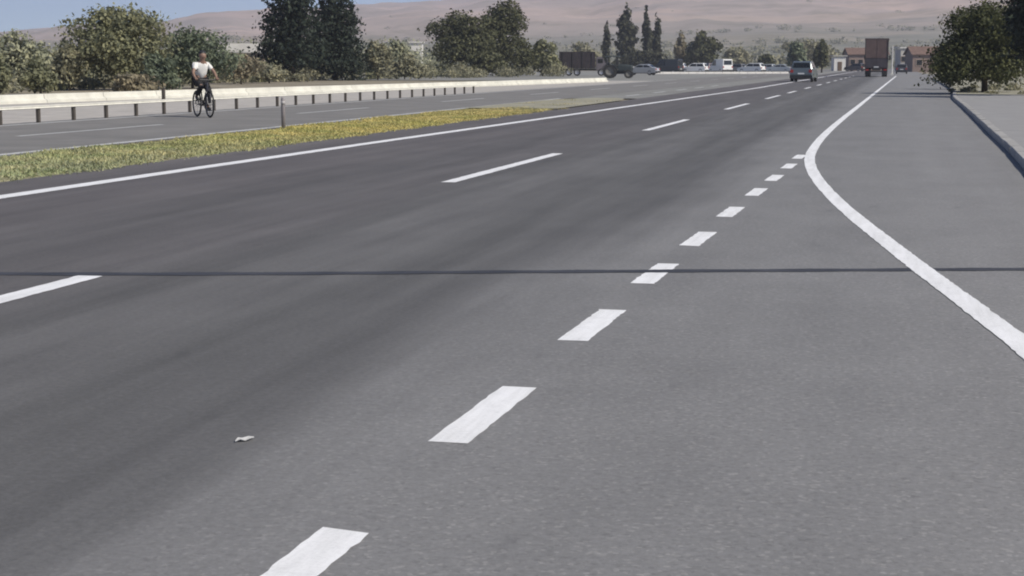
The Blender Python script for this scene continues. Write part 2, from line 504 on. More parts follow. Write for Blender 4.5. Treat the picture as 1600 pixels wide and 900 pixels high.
for px, py in ((None, _q), (760, 645), (928, 507), (1025, 427), (1092, 373), (1142, 331), (1182, 300), (1210, 278), (1233, 259.5), (1249, 245)):
    c = Vector((py.x - .01, py.y - .5, 0)) if px is None else P(px, py)
    stripe('exit_dash', [(c.x - 0.012, c.y - 0.5), (c.x + 0.012, c.y + 0.5)], 0.15, 0.002, M['paint'], road)
stripe('exit_dash', [(-1.6, 1.5), (-1.59, 2.5)], 0.15, 0.002, M['paint'], road)
XL = [(1760, 690), (1680, 610), (1600, 541), (1550, 503), (1500, 465), (1430, 413), (1380, 374), (1330, 334), (1292, 298), (1271, 270), (1265, 250), (1270, 234), (1286, 213), (1310, 191), (1335, 171), (1360, 151), (1385, 131), (1400, 119)]
stripe('exit_line', catmull([P(*p) for p in XL]), 0.15, 0.0036, M['paint'], road)
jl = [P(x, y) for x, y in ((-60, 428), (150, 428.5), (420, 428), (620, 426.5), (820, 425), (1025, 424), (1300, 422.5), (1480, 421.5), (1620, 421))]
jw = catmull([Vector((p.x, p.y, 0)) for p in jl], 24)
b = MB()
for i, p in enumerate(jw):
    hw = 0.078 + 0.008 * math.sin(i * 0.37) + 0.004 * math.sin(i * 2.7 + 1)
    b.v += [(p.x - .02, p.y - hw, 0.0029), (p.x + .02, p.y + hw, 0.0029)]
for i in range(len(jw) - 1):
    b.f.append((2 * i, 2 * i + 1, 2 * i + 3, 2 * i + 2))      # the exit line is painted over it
b.build('dark_strip', M['strip_dark'], road)  # thin dark strip straight across all lanes
# opposite carriageway
stripe('edge_line', [(-13.1, -40), (-13.1, 61)], 0.2, 0.004, M['old_paint'], opp)
stripe('edge_line', [(-19.3, -40), (-19.3, 140)], 0.18, 0.004, M['old_paint'], opp)
for k in range(0, 14):
    stripe('lane_dash', [(-16.2, 12 + 14.25 * k), (-16.2, 18 + 14.25 * k)], 0.15, 0.004, M['old_paint'], opp)
for k in range(5):
    stripe('turn_dash', [(-11.3, 66 + 8 * k), (-11.3, 70 + 8 * k)], 0.2, 0.004, M['old_paint'], road)

# kerb and pavement on the right
KP = [(1.15, -30), (1.3, 0), (1.5, 12)] + [(P(x, y).x, P(x, y).y) for x, y in ((1594, 258), (1572, 234), (1549, 213), (1526, 190), (1502, 167), (1488, 154))] + [(2.75, 80), (3.0, 100), (3.4, 160)]
kc = catmull([Vector((x, y, 0)) for x, y in KP], 4)
kerb = empty('kerb', (1.5, 30, 0)); tag(kerb, kind='structure')
kp_ = [kc[0]]
for a, c in zip(kc, kc[1:]):
    k_ = max(1, round((c - a).length / .95)); kp_ += [a.lerp(c, j / k_) for j in range(1, k_ + 1)]
for a, c in zip(kp_, kp_[1:]):
    t = (c - a).normalized(); n = Vector((t.y, -t.x, 0)); dz_ = random.uniform(-.006, .006); off = random.uniform(-.006, .006)
    MB().loft([[q + n * (x_ + off) + Vector((-1.5, -30, z_ + (dz_ if z_ > 0 else 0))) for x_, z_ in ((0, -.04), (.008, .085), (.025, .105), (.165, .112), (.165, -.04))] for q in (a + t * .008, c - t * .008)]).build('kerb_stone', M['kerb'], kerb)
pv = [((p + Vector((0.16, 0, 0))).xy, (p.x + 3.4 if p.y < 70 else p.x + 2.2, p.y)) for p in kc if p.y < 71]
tag(sheet('pavement', pv, 0.100, M['paving']), kind='structure')
pe = [((p + Vector((0.16, 0, 0))).xy, (p.x + 40, p.y)) for p in kc if p.y > 60]
tag(sheet('roadside_soil', pe, 0.095, M['verge']), kind='structure')
tag(sheet('roadside_field', [((kc[0].x + 3.3, -30), (60, -30)), ((5.0, 71), (60, 71))], 0.090, M['verge']), kind='structure')

# ------------------------------------------------------------------ vegetation
def leaf_cloud(centres, radii, n, size, flat=0.0, shell=0.55):
    """n leaf quads spread through the ellipsoids (centres k x 3, radii k x 3)"""
    centres = np.array(centres, float); radii = np.array(radii, float)
    vol = np.prod(radii, axis=1) ** (2 / 3); pick = rng.choice(len(centres), n, p=vol / vol.sum())
    d = rng.normal(size=(n, 3)); d /= np.linalg.norm(d, axis=1)[:, None]
    rr = shell + (1 - shell) * rng.random(n) ** 0.6
    rr *= 1 + 0.2 * rng.normal(size=n) * (rng.random(n) < 0.3)
    lump = np.sin(d @ (rng.normal(size=(3, 5)) * 4) + rng.random(5) * 6).sum(axis=1) * .11
    rr = np.where(rng.random(n) < .07, rr * rng.uniform(1.02, 1.22, n), rr) * (1 + lump)
    c = centres[pick] + d * radii[pick] * rr[:, None]
    nrm = d * 0.7 + rng.normal(size=(n, 3)) * 0.6 + np.array([0, 0, .25]); nrm /= np.linalg.norm(nrm, axis=1)[:, None]
    u = np.cross(nrm, rng.normal(size=(n, 3))); u /= np.linalg.norm(u, axis=1)[:, None]
    v = np.cross(nrm, u)
    s = size * (0.55 + 0.9 * rng.random(n))[:, None]
    q = np.stack([c - u * s * 0.5, c - v * s * .32, c + u * s * .6, c + v * s * .36], axis=1)
    return q.reshape(-1, 3)
def quads_obj(name, verts, mat, parent=None):
    n = len(verts) // 4
    me = bpy.data.meshes.new(name)
    me.vertices.add(n * 4); me.vertices.foreach_set('co', verts.astype(np.float32).ravel())
    me.loops.add(n * 4); me.loops.foreach_set('vertex_index', np.arange(n * 4, dtype=np.int32))
    me.polygons.add(n); me.polygons.foreach_set('loop_start', np.arange(0, n * 4, 4, dtype=np.int32))
    me.update(calc_edges=True); me.materials.append(mat)
    o = bpy.data.objects.new(name, me); COL.objects.link(o)
    if parent: o.parent = parent
    return o
def trunk_mb(H, crown0, r, limbs, spread):
    m = MB()
    bend = [(random.uniform(-.04, .04) * H, random.uniform(-.04, .04) * H) for _ in range(4)]
    pts = [(0, 0, -0.1)] + [(bend[i][0] * (i + 1) / 4, bend[i][1] * (i + 1) / 4, H * 0.85 * (i + 1) / 4) for i in range(4)]
    m.tube(pts, [r * 1.25, r, r * .75, r * .5, r * .2], 8)
    for k in range(limbs):
        a = random.uniform(0, 6.28); z0 = random.uniform(crown0 * .8, H * .55); L = spread * random.uniform(.5, .85)
        up = random.uniform(.25, .7) * L
        m.tube([(0, 0, z0), (math.cos(a) * L * .5, math.sin(a) * L * .5, z0 + up * .6), (math.cos(a) * L, math.sin(a) * L, z0 + up)], [r * .45, r * .28, r * .08], 6)
    return m
def tree(name, label, cat, px, D, wpx, ytop, mat, leaves, lsize, crown0=0.18, lobes=9, shape='round', group=None, base=None, trunk_r=None, depth=1.0):
    """a tree by the pixel column it stands in, its distance, its width and its top in the photo"""
    g = ppm(D)
    H = CAMH + (HZ - ytop) / g; W = wpx / g
    z0 = 0.0 if base is None else base
    loc = PD(px, D, z0); H -= z0
    root = empty(name, loc, random.uniform(0, 6.28))
    tag(root, label, cat, group)
    c0 = H * crown0; ch = H - c0
    cs, rs = [], []
    if shape == 'round':
        for k in range(lobes):
            a = random.uniform(0, 6.28); t = random.random() ** .8
            rad = (W / 2) * random.uniform(.25, .85) * (1 - .5 * t)
            rx = W * random.uniform(.11, .26)
            zc = c0 + ch * (.16 + .66 * t)
            cs.append((math.cos(a) * rad, math.sin(a) * rad * depth, zc)); rs.append((rx, rx * depth, min(ch * random.uniform(.14, .24), rx * 1.3)))
        cs.append((random.uniform(-.1, .1) * W, 0, H - ch * .15)); rs.append((W * .17, W * .17, ch * .16))
        cs.append((0, 0, c0 + ch * .42)); rs.append((W * .36, W * .36 * depth, ch * .36))
    elif shape == 'column':
        for k in range(lobes):
            t = k / (lobes - 1)
            wr = W / 2 * (math.sin(math.pi * min(1, .15 + .8 * t)) ** .6 if t < .75 else (1 - t) * 2.6 + .12)
            cs.append((random.uniform(-.15, .15) * W, random.uniform(-.15, .15) * W, c0 + ch * (.06 + .88 * t))); rs.append((wr * random.uniform(.75, 1), wr * random.uniform(.75, 1), ch / lobes * 1.15))
    elif shape == 'pine':
        for k in range(lobes):
            t = (k + .5) / lobes; a = k * 2.4 + random.uniform(-.5, .5)
            wr = W / 2 * (1 - t * .62)
            cs.append((math.cos(a) * wr * .55, math.sin(a) * wr * .55, c0 + ch * t)); rs.append((wr * random.uniform(.5, .68), wr * random.uniform(.5, .68), ch * random.uniform(.07, .13)))
        cs.append((0, 0, c0 + ch * .45)); rs.append((W * .24, W * .24, ch * .42))
    quads_obj('crown', leaf_cloud(cs, rs, leaves, lsize), mat, root)
    trunk_mb(H, max(c0, .1 * H), trunk_r or max(.05, H * .022), 5 if shape != 'column' else 0, W * .42).build('trunk', M['bark'], root, True)
    return root

G = 'trees and shrubs behind the low white barrier'
V = [
 ('olive_tree', 'broad olive-green tree left of the cyclist, its top reaching the sky', 'tree', 185, 86, 200, 12, 'leaf_olive', 13000, .19, .05, 22, 'round'),
 ('shrub', 'pale grey-green shrub at the left edge of the picture, highest one there', 'shrub', 28, 104, 150, 50, 'leaf_pale', 5000, .26, .04, 10, 'round'),
 ('shrub', 'rounded dark olive shrub in front of the pale shrub at far left', 'shrub', 62, 74, 62, 90, 'leaf_olive', 2600, .17, .04, 8, 'round'),
 ('shrub', 'dark olive shrub cut off by the left edge of the picture', 'shrub', -2, 72, 50, 84, 'leaf_olive', 2200, .17, .04, 7, 'round'),
 ('shrub', 'pale shrub with dry tips between the dark round shrub and the broad olive tree', 'shrub', 108, 84, 60, 70, 'leaf_grey', 2600, .2, .04, 8, 'round'),
 ('leafy_tree', 'blue-green bushy tree directly behind the cyclist', 'tree', 300, 92, 140, 44, 'leaf_green', 9500, .18, .04, 18, 'round'),
 ('shrub', 'dark green shrub between the broad olive tree and the blue-green tree', 'shrub', 245, 80, 62, 84, 'leaf_green', 2600, .18, .04, 8, 'round'),
 ('shrub', 'low dry straw-coloured shrub in front of the broad olive tree', 'shrub', 208, 66, 100, 116, 'leaf_dry', 2600, .15, .03, 8, 'round'),
 ('shrub', 'low brownish shrub between the cyclist and the dark pines', 'shrub', 376, 112, 80, 84, 'leaf_dry', 2400, .22, .04, 8, 'round'),
 ('shrub', 'grey scrubby shrub low against the foot of the left dark pine', 'shrub', 420, 118, 70, 100, 'leaf_grey', 1700, .22, .04, 7, 'round'),
 ('pine_tree', 'tall dark pine with a ragged left side, left of the dark pair', 'tree', 458, 132, 122, -28, 'leaf_dark', 10000, .28, .16, 30, 'pine'),
 ('pine_tree', 'tall dark green pine with an even right side, right of the dark pair', 'tree', 524, 140, 108, -22, 'leaf_dark', 10000, .28, .08, 30, 'pine'),
 ('shrub', 'grey-green shrub just right of the dark pine pair', 'shrub', 590, 142, 62, 66, 'leaf_grey', 2400, .28, .05, 8, 'round'),
 ('shrub', 'pale grey shrub under the small white house', 'shrub', 632, 146, 60, 84, 'leaf_grey', 2200, .28, .05, 8, 'round'),
 ('shrub', 'pale shrub between the grey-green shrub and the white house', 'shrub', 618, 160, 50, 62, 'leaf_pale', 2000, .3, .05, 8, 'round'),
 ('leafy_tree', 'dark olive tree with a sloping left side, left of the two over the barrier', 'tree', 720, 180, 122, 17, 'leaf_mid', 9500, .32, .05, 20, 'round'),
 ('leafy_tree', 'dark olive tree with a flat top, right of the two over the barrier', 'tree', 790, 186, 104, 8, 'leaf_mid', 9000, .32, .05, 18, 'round'),
 ('shrub', 'rounded green shrub at the right foot of the dark olive tree pair', 'shrub', 848, 188, 56, 62, 'leaf_olive', 2400, .34, .04, 8, 'round'),
 ('shrub', 'dark green shrub under the dark olive tree pair by the barrier', 'shrub', 760, 176, 90, 82, 'leaf_mid', 2600, .34, .04, 8, 'round'),
]
for v in V:
    nm, lb, ct, px, D, wp, yt, mt, nl, ls, c0, lo, sh = v
    tree(nm, lb, ct, px, D, wp, yt, M[mt], nl, ls, c0, lo, sh, group=G)
G2 = 'far trees behind the parked vehicles'
V2 = [
 ('cypress_tree', 'widest dark cypress in the row behind the silver car', 979, 345, 30, 10, 'leaf_cypress', 2600, .8, .04, 12, 'column'),
 ('cypress_tree', 'narrow dark cypress in the middle of the row', 1010, 350, 17, 14, 'leaf_cypress', 1700, .7, .04, 12, 'column'),
 ('cypress_tree', 'narrow shorter dark cypress at the right end of the row', 1026, 352, 15, 26, 'leaf_cypress', 1500, .7, .04, 12, 'column'),
 ('cypress_tree', 'thin small cypress left of the widest cypress, above the tractor', 947, 340, 13, 36, 'leaf_cypress', 1200, .6, .04, 10, 'column'),
 ('shrub', 'dark hedge-like shrub at the foot of the cypress row', 1000, 338, 90, 80, 'leaf_cypress', 2600, .7, .03, 10, 'round'),
 ('leafy_tree', 'round dark tree right of the cypresses above the white cars', 1098, 325, 54, 50, 'leaf_mid', 2600, .7, .08, 10, 'round'),
 ('leafy_tree', 'small reddish brown tree between the cypresses and the round dark tree', 1063, 330, 24, 52, 'leaf_dry', 1200, .6, .1, 8, 'round'),
 ('shrub', 'dark shrub behind the white car at the right end of the parked row', 1195, 300, 30, 86, 'leaf_mid', 1200, .55, .03, 8, 'round'),
 ('leafy_tree', 'dark green tree rising straight behind the blue-grey car on the road', 1246, 270, 38, 66, 'leaf_green', 1700, .55, .06, 9, 'round'),
 ('leafy_tree', 'slim dark tree right of the blue-grey car on the road', 1284, 265, 26, 64, 'leaf_mid', 1500, .5, .12, 9, 'round'),
 ('leafy_tree', 'spreading grey-green tree far behind the blue-grey car on the road', 1262, 420, 110, 62, 'leaf_grey', 2600, .9, .08, 12, 'round'),
 ('leafy_tree', 'pale far tree left of the cypress row above the dark lorry', 915, 400, 60, 66, 'leaf_grey', 1800, .9, .06, 10, 'round'),
 ('leafy_tree', 'grey-green far tree above the white van', 1150, 430, 60, 74, 'leaf_grey', 1800, .9, .06, 10, 'round'),
]
for nm, lb, px, D, wp, yt, mt, nl, ls, c0, lo, sh in V2:
    tree(nm, lb, 'tree' if 'tree' in nm else 'shrub', px, D, wp, yt, M[mt], nl, ls, c0, lo, sh, group=G2)
# right-hand side
tree('roadside_tree', 'bushy green roadside tree on the right casting its shadow over the road edge', 'tree', 1540, 72, 190, 4, M['leaf_right'], 30000, .13, .05, 34, 'round', base=.09, trunk_r=.13)
tree('roadside_tree', 'very dark tree cut off by the right edge of the picture', 'tree', 1625, 64, 150, -70, M['leaf_dark'], 9000, .19, .12, 16, 'round', base=.09, trunk_r=.15)
tree('shrub', 'dark low shrub under the left side of the bushy roadside tree', 'shrub', 1486, 86, 66, 82, M['leaf_mid'], 3800, .18, .03, 8, 'round', base=.09)
tree('shrub', 'dark shrub behind the trunk of the bushy roadside tree', 'shrub', 1560, 86, 80, 78, M['leaf_mid'], 3200, .18, .03, 8, 'round', base=.09)

# merged undergrowth behind the barrier, too tangled to count
def thicket(name, label, n, px0, px1, d0, d1, h0, h1, leaves, ls, mat):
    cs, rs = [], []
    for k in range(n):
        px = random.uniform(px0, px1); f_ = (px - px0) / (px1 - px0)
        D = d0 + (d1 - d0) * f_ + random.uniform(-6, 10) * (1 + f_)
        p = PD(px, D); h = random.uniform(h0, h1) * (.8 + .5 * f_); w_ = h * random.uniform(.7, 1.3)
        cs.append((p.x, p.y, h * .42)); rs.append((w_, w_, h * .58))
    tag(quads_obj(name, leaf_cloud(cs, rs, leaves, ls, shell=.4), mat), label, 'undergrowth', kind='stuff')
thicket('undergrowth', 'tangled dry grey undergrowth low behind the cream barrier', 80, -60, 880, 67, 190, .5, 1.25, 16000, .2, M['leaf_grey'])
thicket('undergrowth', 'dark green undergrowth at the feet of the trees behind the barrier', 46, 80, 880, 86, 200, .6, 1.7, 12000, .22, M['leaf_olive'])
thicket('thicket', 'pale hazy thicket behind the trees on the left', 60, -80, 700, 135, 260, 2.4, 4.4, 18000, .42, M['leaf_pale'])
thicket('undergrowth', 'low dry weeds on the soil under the roadside tree', 16, 1470, 1660, 78, 74, .15, .4, 3000, .1, M['leaf_grey'])
# short dry grass of the median
def grass(name, xr, yr, n, h, wv):
    x = rng.uniform(*xr, n); y = rng.uniform(*yr, n)
    dens = np.sin(x * 3.1 + np.sin(y * .9) * 1.3) * np.sin(y * .55 + x) * .5 + .5
    keep = rng.random(n) < .35 + .65 * dens
    edge = .28 + .2 * np.sin(y * 1.3) + .14 * np.sin(y * 3.7 + 1) + .1 * np.sin(y * 9.1)
    keep &= (np.minimum(x - xr[0], xr[1] - x) > edge * (.3 + rng.random(n))) | (rng.random(n) < .05)
    x, y = x[keep], y[keep]; n = len(x)
    a = rng.uniform(0, 6.28, n); hh = h * rng.uniform(.3, 1.25, n) * (.5 + .9 * np.clip(np.sin(x * 2.3 + y * .4) * np.sin(y * .8 - x) * .5 + .5, 0, 1)); le = rng.normal(size=(n, 2)) * h * .8
    dx, dy = np.cos(a) * wv, np.sin(a) * wv
    z0 = np.full(n, -.01)
    q = np.stack([np.stack([x - dx, y - dy, z0], 1), np.stack([x + dx, y + dy, z0], 1),
                  np.stack([x + dx * .3 + le[:, 0], y + dy * .3 + le[:, 1], hh], 1), np.stack([x - dx * .3 + le[:, 0], y - dy * .3 + le[:, 1], hh], 1)], axis=1)
    return q.reshape(-1, 3)
gq = np.concatenate([grass('g', (-12.95, -9.85), (8, 47), 90000, .036, .016), grass('g', (-12.8, -10.0), (47, 58), 6000, .035, .018)])
tag(quads_obj('grass', gq, M['grass']), 'short dry yellow-green grass on the median strip', 'grass', kind='stuff')
# scrub on the far fields and slopes
cs, rs = [], []
for k in range(640):
    d = random.uniform(-8, 38); r = 480 + 1700 * random.random() ** 1.4
    if random.random() < .82: r = random.choice((560, 720, 900, 1150, 1500)) + d * 3 + random.uniform(-18, 18)
    x, y = -r * math.sin(R(d)), r * math.cos(R(d)); z = hill_h(r, d, x, y)
    s = random.uniform(1.6, 4.2)
    cs.append((x, y, z + s * .5)); rs.append((s * random.uniform(1, 1.8), s, s * .8))
tag(quads_obj('scrub', leaf_cloud(cs, rs, 26000, 1.5, shell=.4), M['leaf_grey']), 'dotted grey-green scrub and hedges on the far fields', 'scrub', kind='stuff')

# ------------------------------------------------------------------ railing, barrier, posts
XR = -19.62
rail = empty('railing', (XR, 40, 0))
tag(rail, 'low pale metal railing on thin dark posts along the opposite road', 'railing')
ys = [23.0 + 1.62 * k for k in range(31)]
for i, y in enumerate(ys):
    tall = .30 if i == 10 else 0
    MB().box((0, y - 40, .19 + tall / 2), (.07, .09, .42 + tall)).build('post', M['post_brown'], rail)
b = MB(); b.loft([[(px_, y - 40, z) for px_, z in ((.05, .405), (.08, .39), (.065, .365), (.08, .34), (.05, .325), (.045, .37))] for y in (22.4, 40, ys[-1] + .5)])
b.build('rail', M['galv'], rail)
A, B = P(-160, 168.5), P(946, 127.5)
bar = empty('concrete_barrier', ((A + B) / 2).to_tuple())
tag(bar, 'long low cream concrete barrier ending left of the tractor', 'barrier')
L = (B - A).length; dv = (B - A).normalized(); ang = math.atan2(dv.y, dv.x); nseg = 22
for k in range(nseg):
    c = (A - B) / 2 + dv * L * (k + .5) / nseg; l = L / nseg - .03
    prof = ((-.24, -.02), (-.24, .08), (-.12, .15), (-.10, .31), (.10, .31), (.12, .15), (.24, .08), (.24, -.02))
    nv = Vector((-dv.y, dv.x, 0))
    MB().loft([[c + dv * e + nv * a + Vector((0, 0, z)) for a, z in prof] for e in (-l / 2, l / 2)]).build('barrier_segment', M['concrete'], bar)
mp = empty('marker_post', P(443, 200))
tag(mp, 'short grey marker post standing in the median grass', 'post')
MB().tube([(0, 0, -.05), (0, 0, .62), (0, 0, .66)], [.045, .045, .03], 10).build('shaft', simple('grey_post', (.25, .23, .24), .7), mp, True)
MB().tube([(0, 0, .50), (0, 0, .58)], .048, 10).build('reflector_band', simple('grey_band', (.38, .36, .36), .5), mp, True)
wp = empty('pole', PD(1394, 205, 0))
tag(wp, 'slim pale roadside pole between the lorry and the small dark car', 'pole')
MB().tube([(0, 0, 0), (0, 0, 3.8)], [.09, .06], 8).build('shaft', M['whitewash'], wp)
MB().box((0, 0, .05), (.4, .4, .3)).build('footing', M['concrete'], wp)
# scrap of litter on the lane
lt = MB()
c = P(380, 691)
for k in range(4):
    a0 = k * .28
    lt.v += [(c.x - .05 + k * .03, c.y - .02 + k * .015, .012 + .02 * (k % 2)), (c.x - .06 + k * .03, c.y + .03 + k * .02, .010 + .012 * ((k + 1) % 2))]
lt.f = [(0, 2, 3, 1), (2, 4, 5, 3), (4, 6, 7, 5)]
lt.v = [(c.x + (x_ - c.x) * .5, c.y + (y_ - c.y) * .7, z_ * .35 + .004) for x_, y_, z_ in lt.v]
lt_o = lt.build('litter', simple('white_paper', (.5, .5, .5), .8))
sm = lt_o.modifiers.new('thick', 'SOLIDIFY'); sm.thickness = .004
tag(lt_o, 'tiny crumpled white scrap of litter lying on the dark lane', 'litter')

# ------------------------------------------------------------------ vehicles
def wheel(parent, x, y, r, wd, side):
    t = MB().lathe((x, y, r), (1, 0, 0), [(r * .62, -wd / 2), (r * .93, -wd / 2), (r, -wd * .32), (r, wd * .32), (r * .93, wd / 2), (r * .62, wd / 2), (r * .62, -wd / 2)], 20).build('wheel', M['tyre'], parent, False)
    rm = MB().lathe((x, y, r), (1, 0, 0), [(r * .6, -wd * .4), (r * .6, side * wd * .4), (r * .5, side * wd * .3), (r * .16, side * wd * .42), (.005, side * wd * .44)], 16)
    for k in range(5):
        a = k * 2 * math.pi / 5
        rm.box((x + side * wd * .42, y + math.cos(a) * r * .33, r + math.sin(a) * r * .33), (.02, .06, .06))
    rm.build('rim', M['rim'], t)
    return t
PROF = {   # y runs from the rear (-) to the nose (+): (y, z) outlines of lower body and of the cabin
 'suv':   dict(L=4.35, W=1.80, body=[(-2.15, .32), (-2.18, .62), (-2.12, 1.02), (-1.3, 1.04), (.75, 1.02), (1.35, .98), (2.0, .84), (2.17, .62), (2.15, .30)], cab=[(-2.06, 1.02), (-1.86, 1.55), (-1.5, 1.63), (-.1, 1.62), (.3, 1.52), (.95, 1.0)], wr=.35, wy=(-1.32, 1.33)),
 'sedan': dict(L=4.5, W=1.76, body=[(-2.22, .30), (-2.25, .58), (-2.18, .93), (-1.5, .97), (.85, .95), (1.5, .90), (2.1, .76), (2.25, .55), (2.22, .27)], cab=[(-1.75, .95), (-1.15, 1.36), (-.8, 1.43), (.0, 1.42), (.3, 1.34), (1.05, .93)], wr=.31, wy=(-1.35, 1.38)),
 'hatch': dict(L=3.95, W=1.70, body=[(-1.95, .30), (-1.98, .58), (-1.92, .92), (-1.2, .95), (.75, .93), (1.3, .88), (1.85, .74), (1.98, .55), (1.95, .27)], cab=[(-1.88, .92), (-1.62, 1.38), (-1.3, 1.47), (-.1, 1.46), (.25, 1.36), (.95, .91)], wr=.30, wy=(-1.2, 1.22)),
 'van':   dict(L=5.0, W=1.95, body=[(-2.45, .35), (-2.5, .65), (-2.48, 1.15), (-1.5, 1.17), (1.1, 1.15), (1.75, 1.10), (2.3, .88), (2.5, .65), (2.47, .30)], cab=[(-2.45, 1.15), (-2.4, 2.15), (-2.2, 2.26), (.55, 2.25), (.95, 2.10), (1.7, 1.1)], wr=.34, wy=(-1.55, 1.6)),
}
def make_car(name, label, cat, loc, rz, col, kind, metal=0.0, group=None, z=0.0):
    p = PROF[kind]; W = p['W']
    root = empty(name, (loc[0], loc[1], z), rz)
    tag(root, label, cat, group)
    pm = paintm(name + '_paint', col, metal)
    def slab(outline, w_bot, w_top, z0, z1):
        rings = []
        for s_, k in ((-1, 1), (-1, .94), (1, .94), (1, 1)):
            pass
        def wz(z_): return w_bot + (w_top - w_bot) * max(0, min(1, (z_ - z0) / (z1 - z0)))
        cen = (sum(o[0] for o in outline) / len(outline), sum(o[1] for o in outline) / len(outline))
        for side, ins in ((-1, .93), (-1, 1.0), (1, 1.0), (1, .93)):
            wid = (1.0 if ins < 1 else .93)
            ring = []
            for (y, z_) in outline:
                yy = cen[0] + (y - cen[0]) * (.965 if ins < 1 else 1); zz = cen[1] + (z_ - cen[1]) * (.95 if ins < 1 else 1)
                ring.append((side * wz(z_) / 2 * wid, yy, zz))
            rings.append(ring)
        return MB().loft(rings)
    body = slab(p['body'], W, W * .97, .3, 1.0).build('body', pm, root, False)
    cab = p['cab']; zt = max(c[1] for c in cab); zb = min(c[1] for c in cab) - .04
    cabo = [(cab[0][0], zb)] + cab + [(cab[-1][0], zb)]
    wt = W * (.76 if kind != 'van' else .9)
    slab(cabo, W * .95, wt, zb, zt).build('cabin', pm, root, False)
    def cw(z_): return W * .95 + (wt - W * .95) * (z_ - zb) / (zt - zb)
    def panel(nm, a, bq, k0, k1, wf, off):   # glass across the car between two outline points
        ya, za = a; yb, zb_ = bq
        y0, z0 = ya + (yb - ya) * k0, za + (zb_ - za) * k0; y1, z1 = ya + (yb - ya) * k1, za + (zb_ - za) * k1
        n = Vector((0, (zb_ - za), -(yb - ya))).normalized() * off
        q = []
        for dz in (0.0, 1.0):
            for (yy, zz) in ((y0, z0), (y1, z1)):
                for s_ in (-1, 1):
                    q.append(Vector((s_ * cw(zz) / 2 * wf, yy, zz)) + n * (dz * 1.0 - .3))
        MB().add(q, [(0, 1, 3, 2), (4, 6, 7, 5), (0, 4, 5, 1), (2, 3, 7, 6), (0, 2, 6, 4), (1, 5, 7, 3)]).build(nm, M['glass'], root)
    panel('rear_window', cab[0], cab[1], .18, .90, .82, -.022)
    panel('windscreen', cab[-1], cab[-2], .10, .95, .86, .022)
    # side glass: front and rear pane on each side
    zlo = cab[0][1] + .06; zhi = zt - .13
    yr_lo = cab[0][0] + .22; yr_hi = cab[1][0] + .20; yf_lo = cab[-1][0] - .30; yf_hi = cab[-2][0] - .10
    if kind == 'van': yr_lo = yr_hi = -.05
    mid = (yr_lo + yf_lo) / 2 - .05 if kind != 'van' else .35
    for s_ in (-1, 1):
        def pt(y, z_, o_): return (s_ * (cw(z_) / 2 + o_), y, z_)
        for (a0, a1, b0, b1) in ((yr_lo, yr_hi, mid - .04, mid - .04), (mid + .04, mid + .04, yf_lo, yf_hi)):
            q = [pt(a0, zlo, -.01), pt(b0, zlo, -.01), pt(b1, zhi, -.01), pt(a1, zhi, -.01), pt(a0, zlo, .012), pt(b0, zlo, .012), pt(b1, zhi, .012), pt(a1, zhi, .012)]
            MB().add(q, [(0, 1, 2, 3), (4, 7, 6, 5), (0, 4, 5, 1), (1, 5, 6, 2), (2, 6, 7, 3), (3, 7, 4, 0)]).build('side_window', M['glass'], root)
        MB().box((s_ * (W / 2 + .07), yf_lo + .05, zlo + .06), (.16, .10, .13)).build('mirror', pm, root)
        for y in p['wy']: wheel(root, s_ * (W / 2 - .11), y, p['wr'], .21, s_)
        L2r = p['body'][1][0]; L2f = p['body'][-2][0]
        MB().box((s_ * (W / 2 - .17), L2r + .06, p['body'][2][1] - .17), (.24, .12, .22)).build('taillight', M['red_lamp'], root)
        MB().box((s_ * (W / 2 - .24), L2f - .10, p['body'][-2][1] + .11), (.34, .18, .13)).build('headlight', M['clear_lamp'], root)
    MB().box((0, p['body'][0][0] - .02, .40), (W * .97, .16, .24)).build('rear_bumper', M['black'], root)
    MB().box((0, p['body'][-1][0] + .0, .38), (W * .95, .16, .22)).build('front_bumper', M['black'], root)
    MB().box((0, p['body'][1][0] - .01, .66), (.50, .03, .11)).build('number_plate', M['plate'], root)
    MB().box((0, 0, .30), (W * .8, p['L'] * .86, .16)).build('underbody', M['black'], root)
    return root

make_car('grey_car', 'dark blue-grey hatchback driving ahead in the left lane past the parked row', 'car', P(1256, 127.6), R(-3), (.125, .15, .16), 'suv', .35)
make_car('small_car', 'small dark grey car ahead on the right beside the exit line', 'car', PD(1409, 235), 0.0, (.055, .05, .055), 'hatch', .2)
PG = 'vehicles parked in the roadside lot'
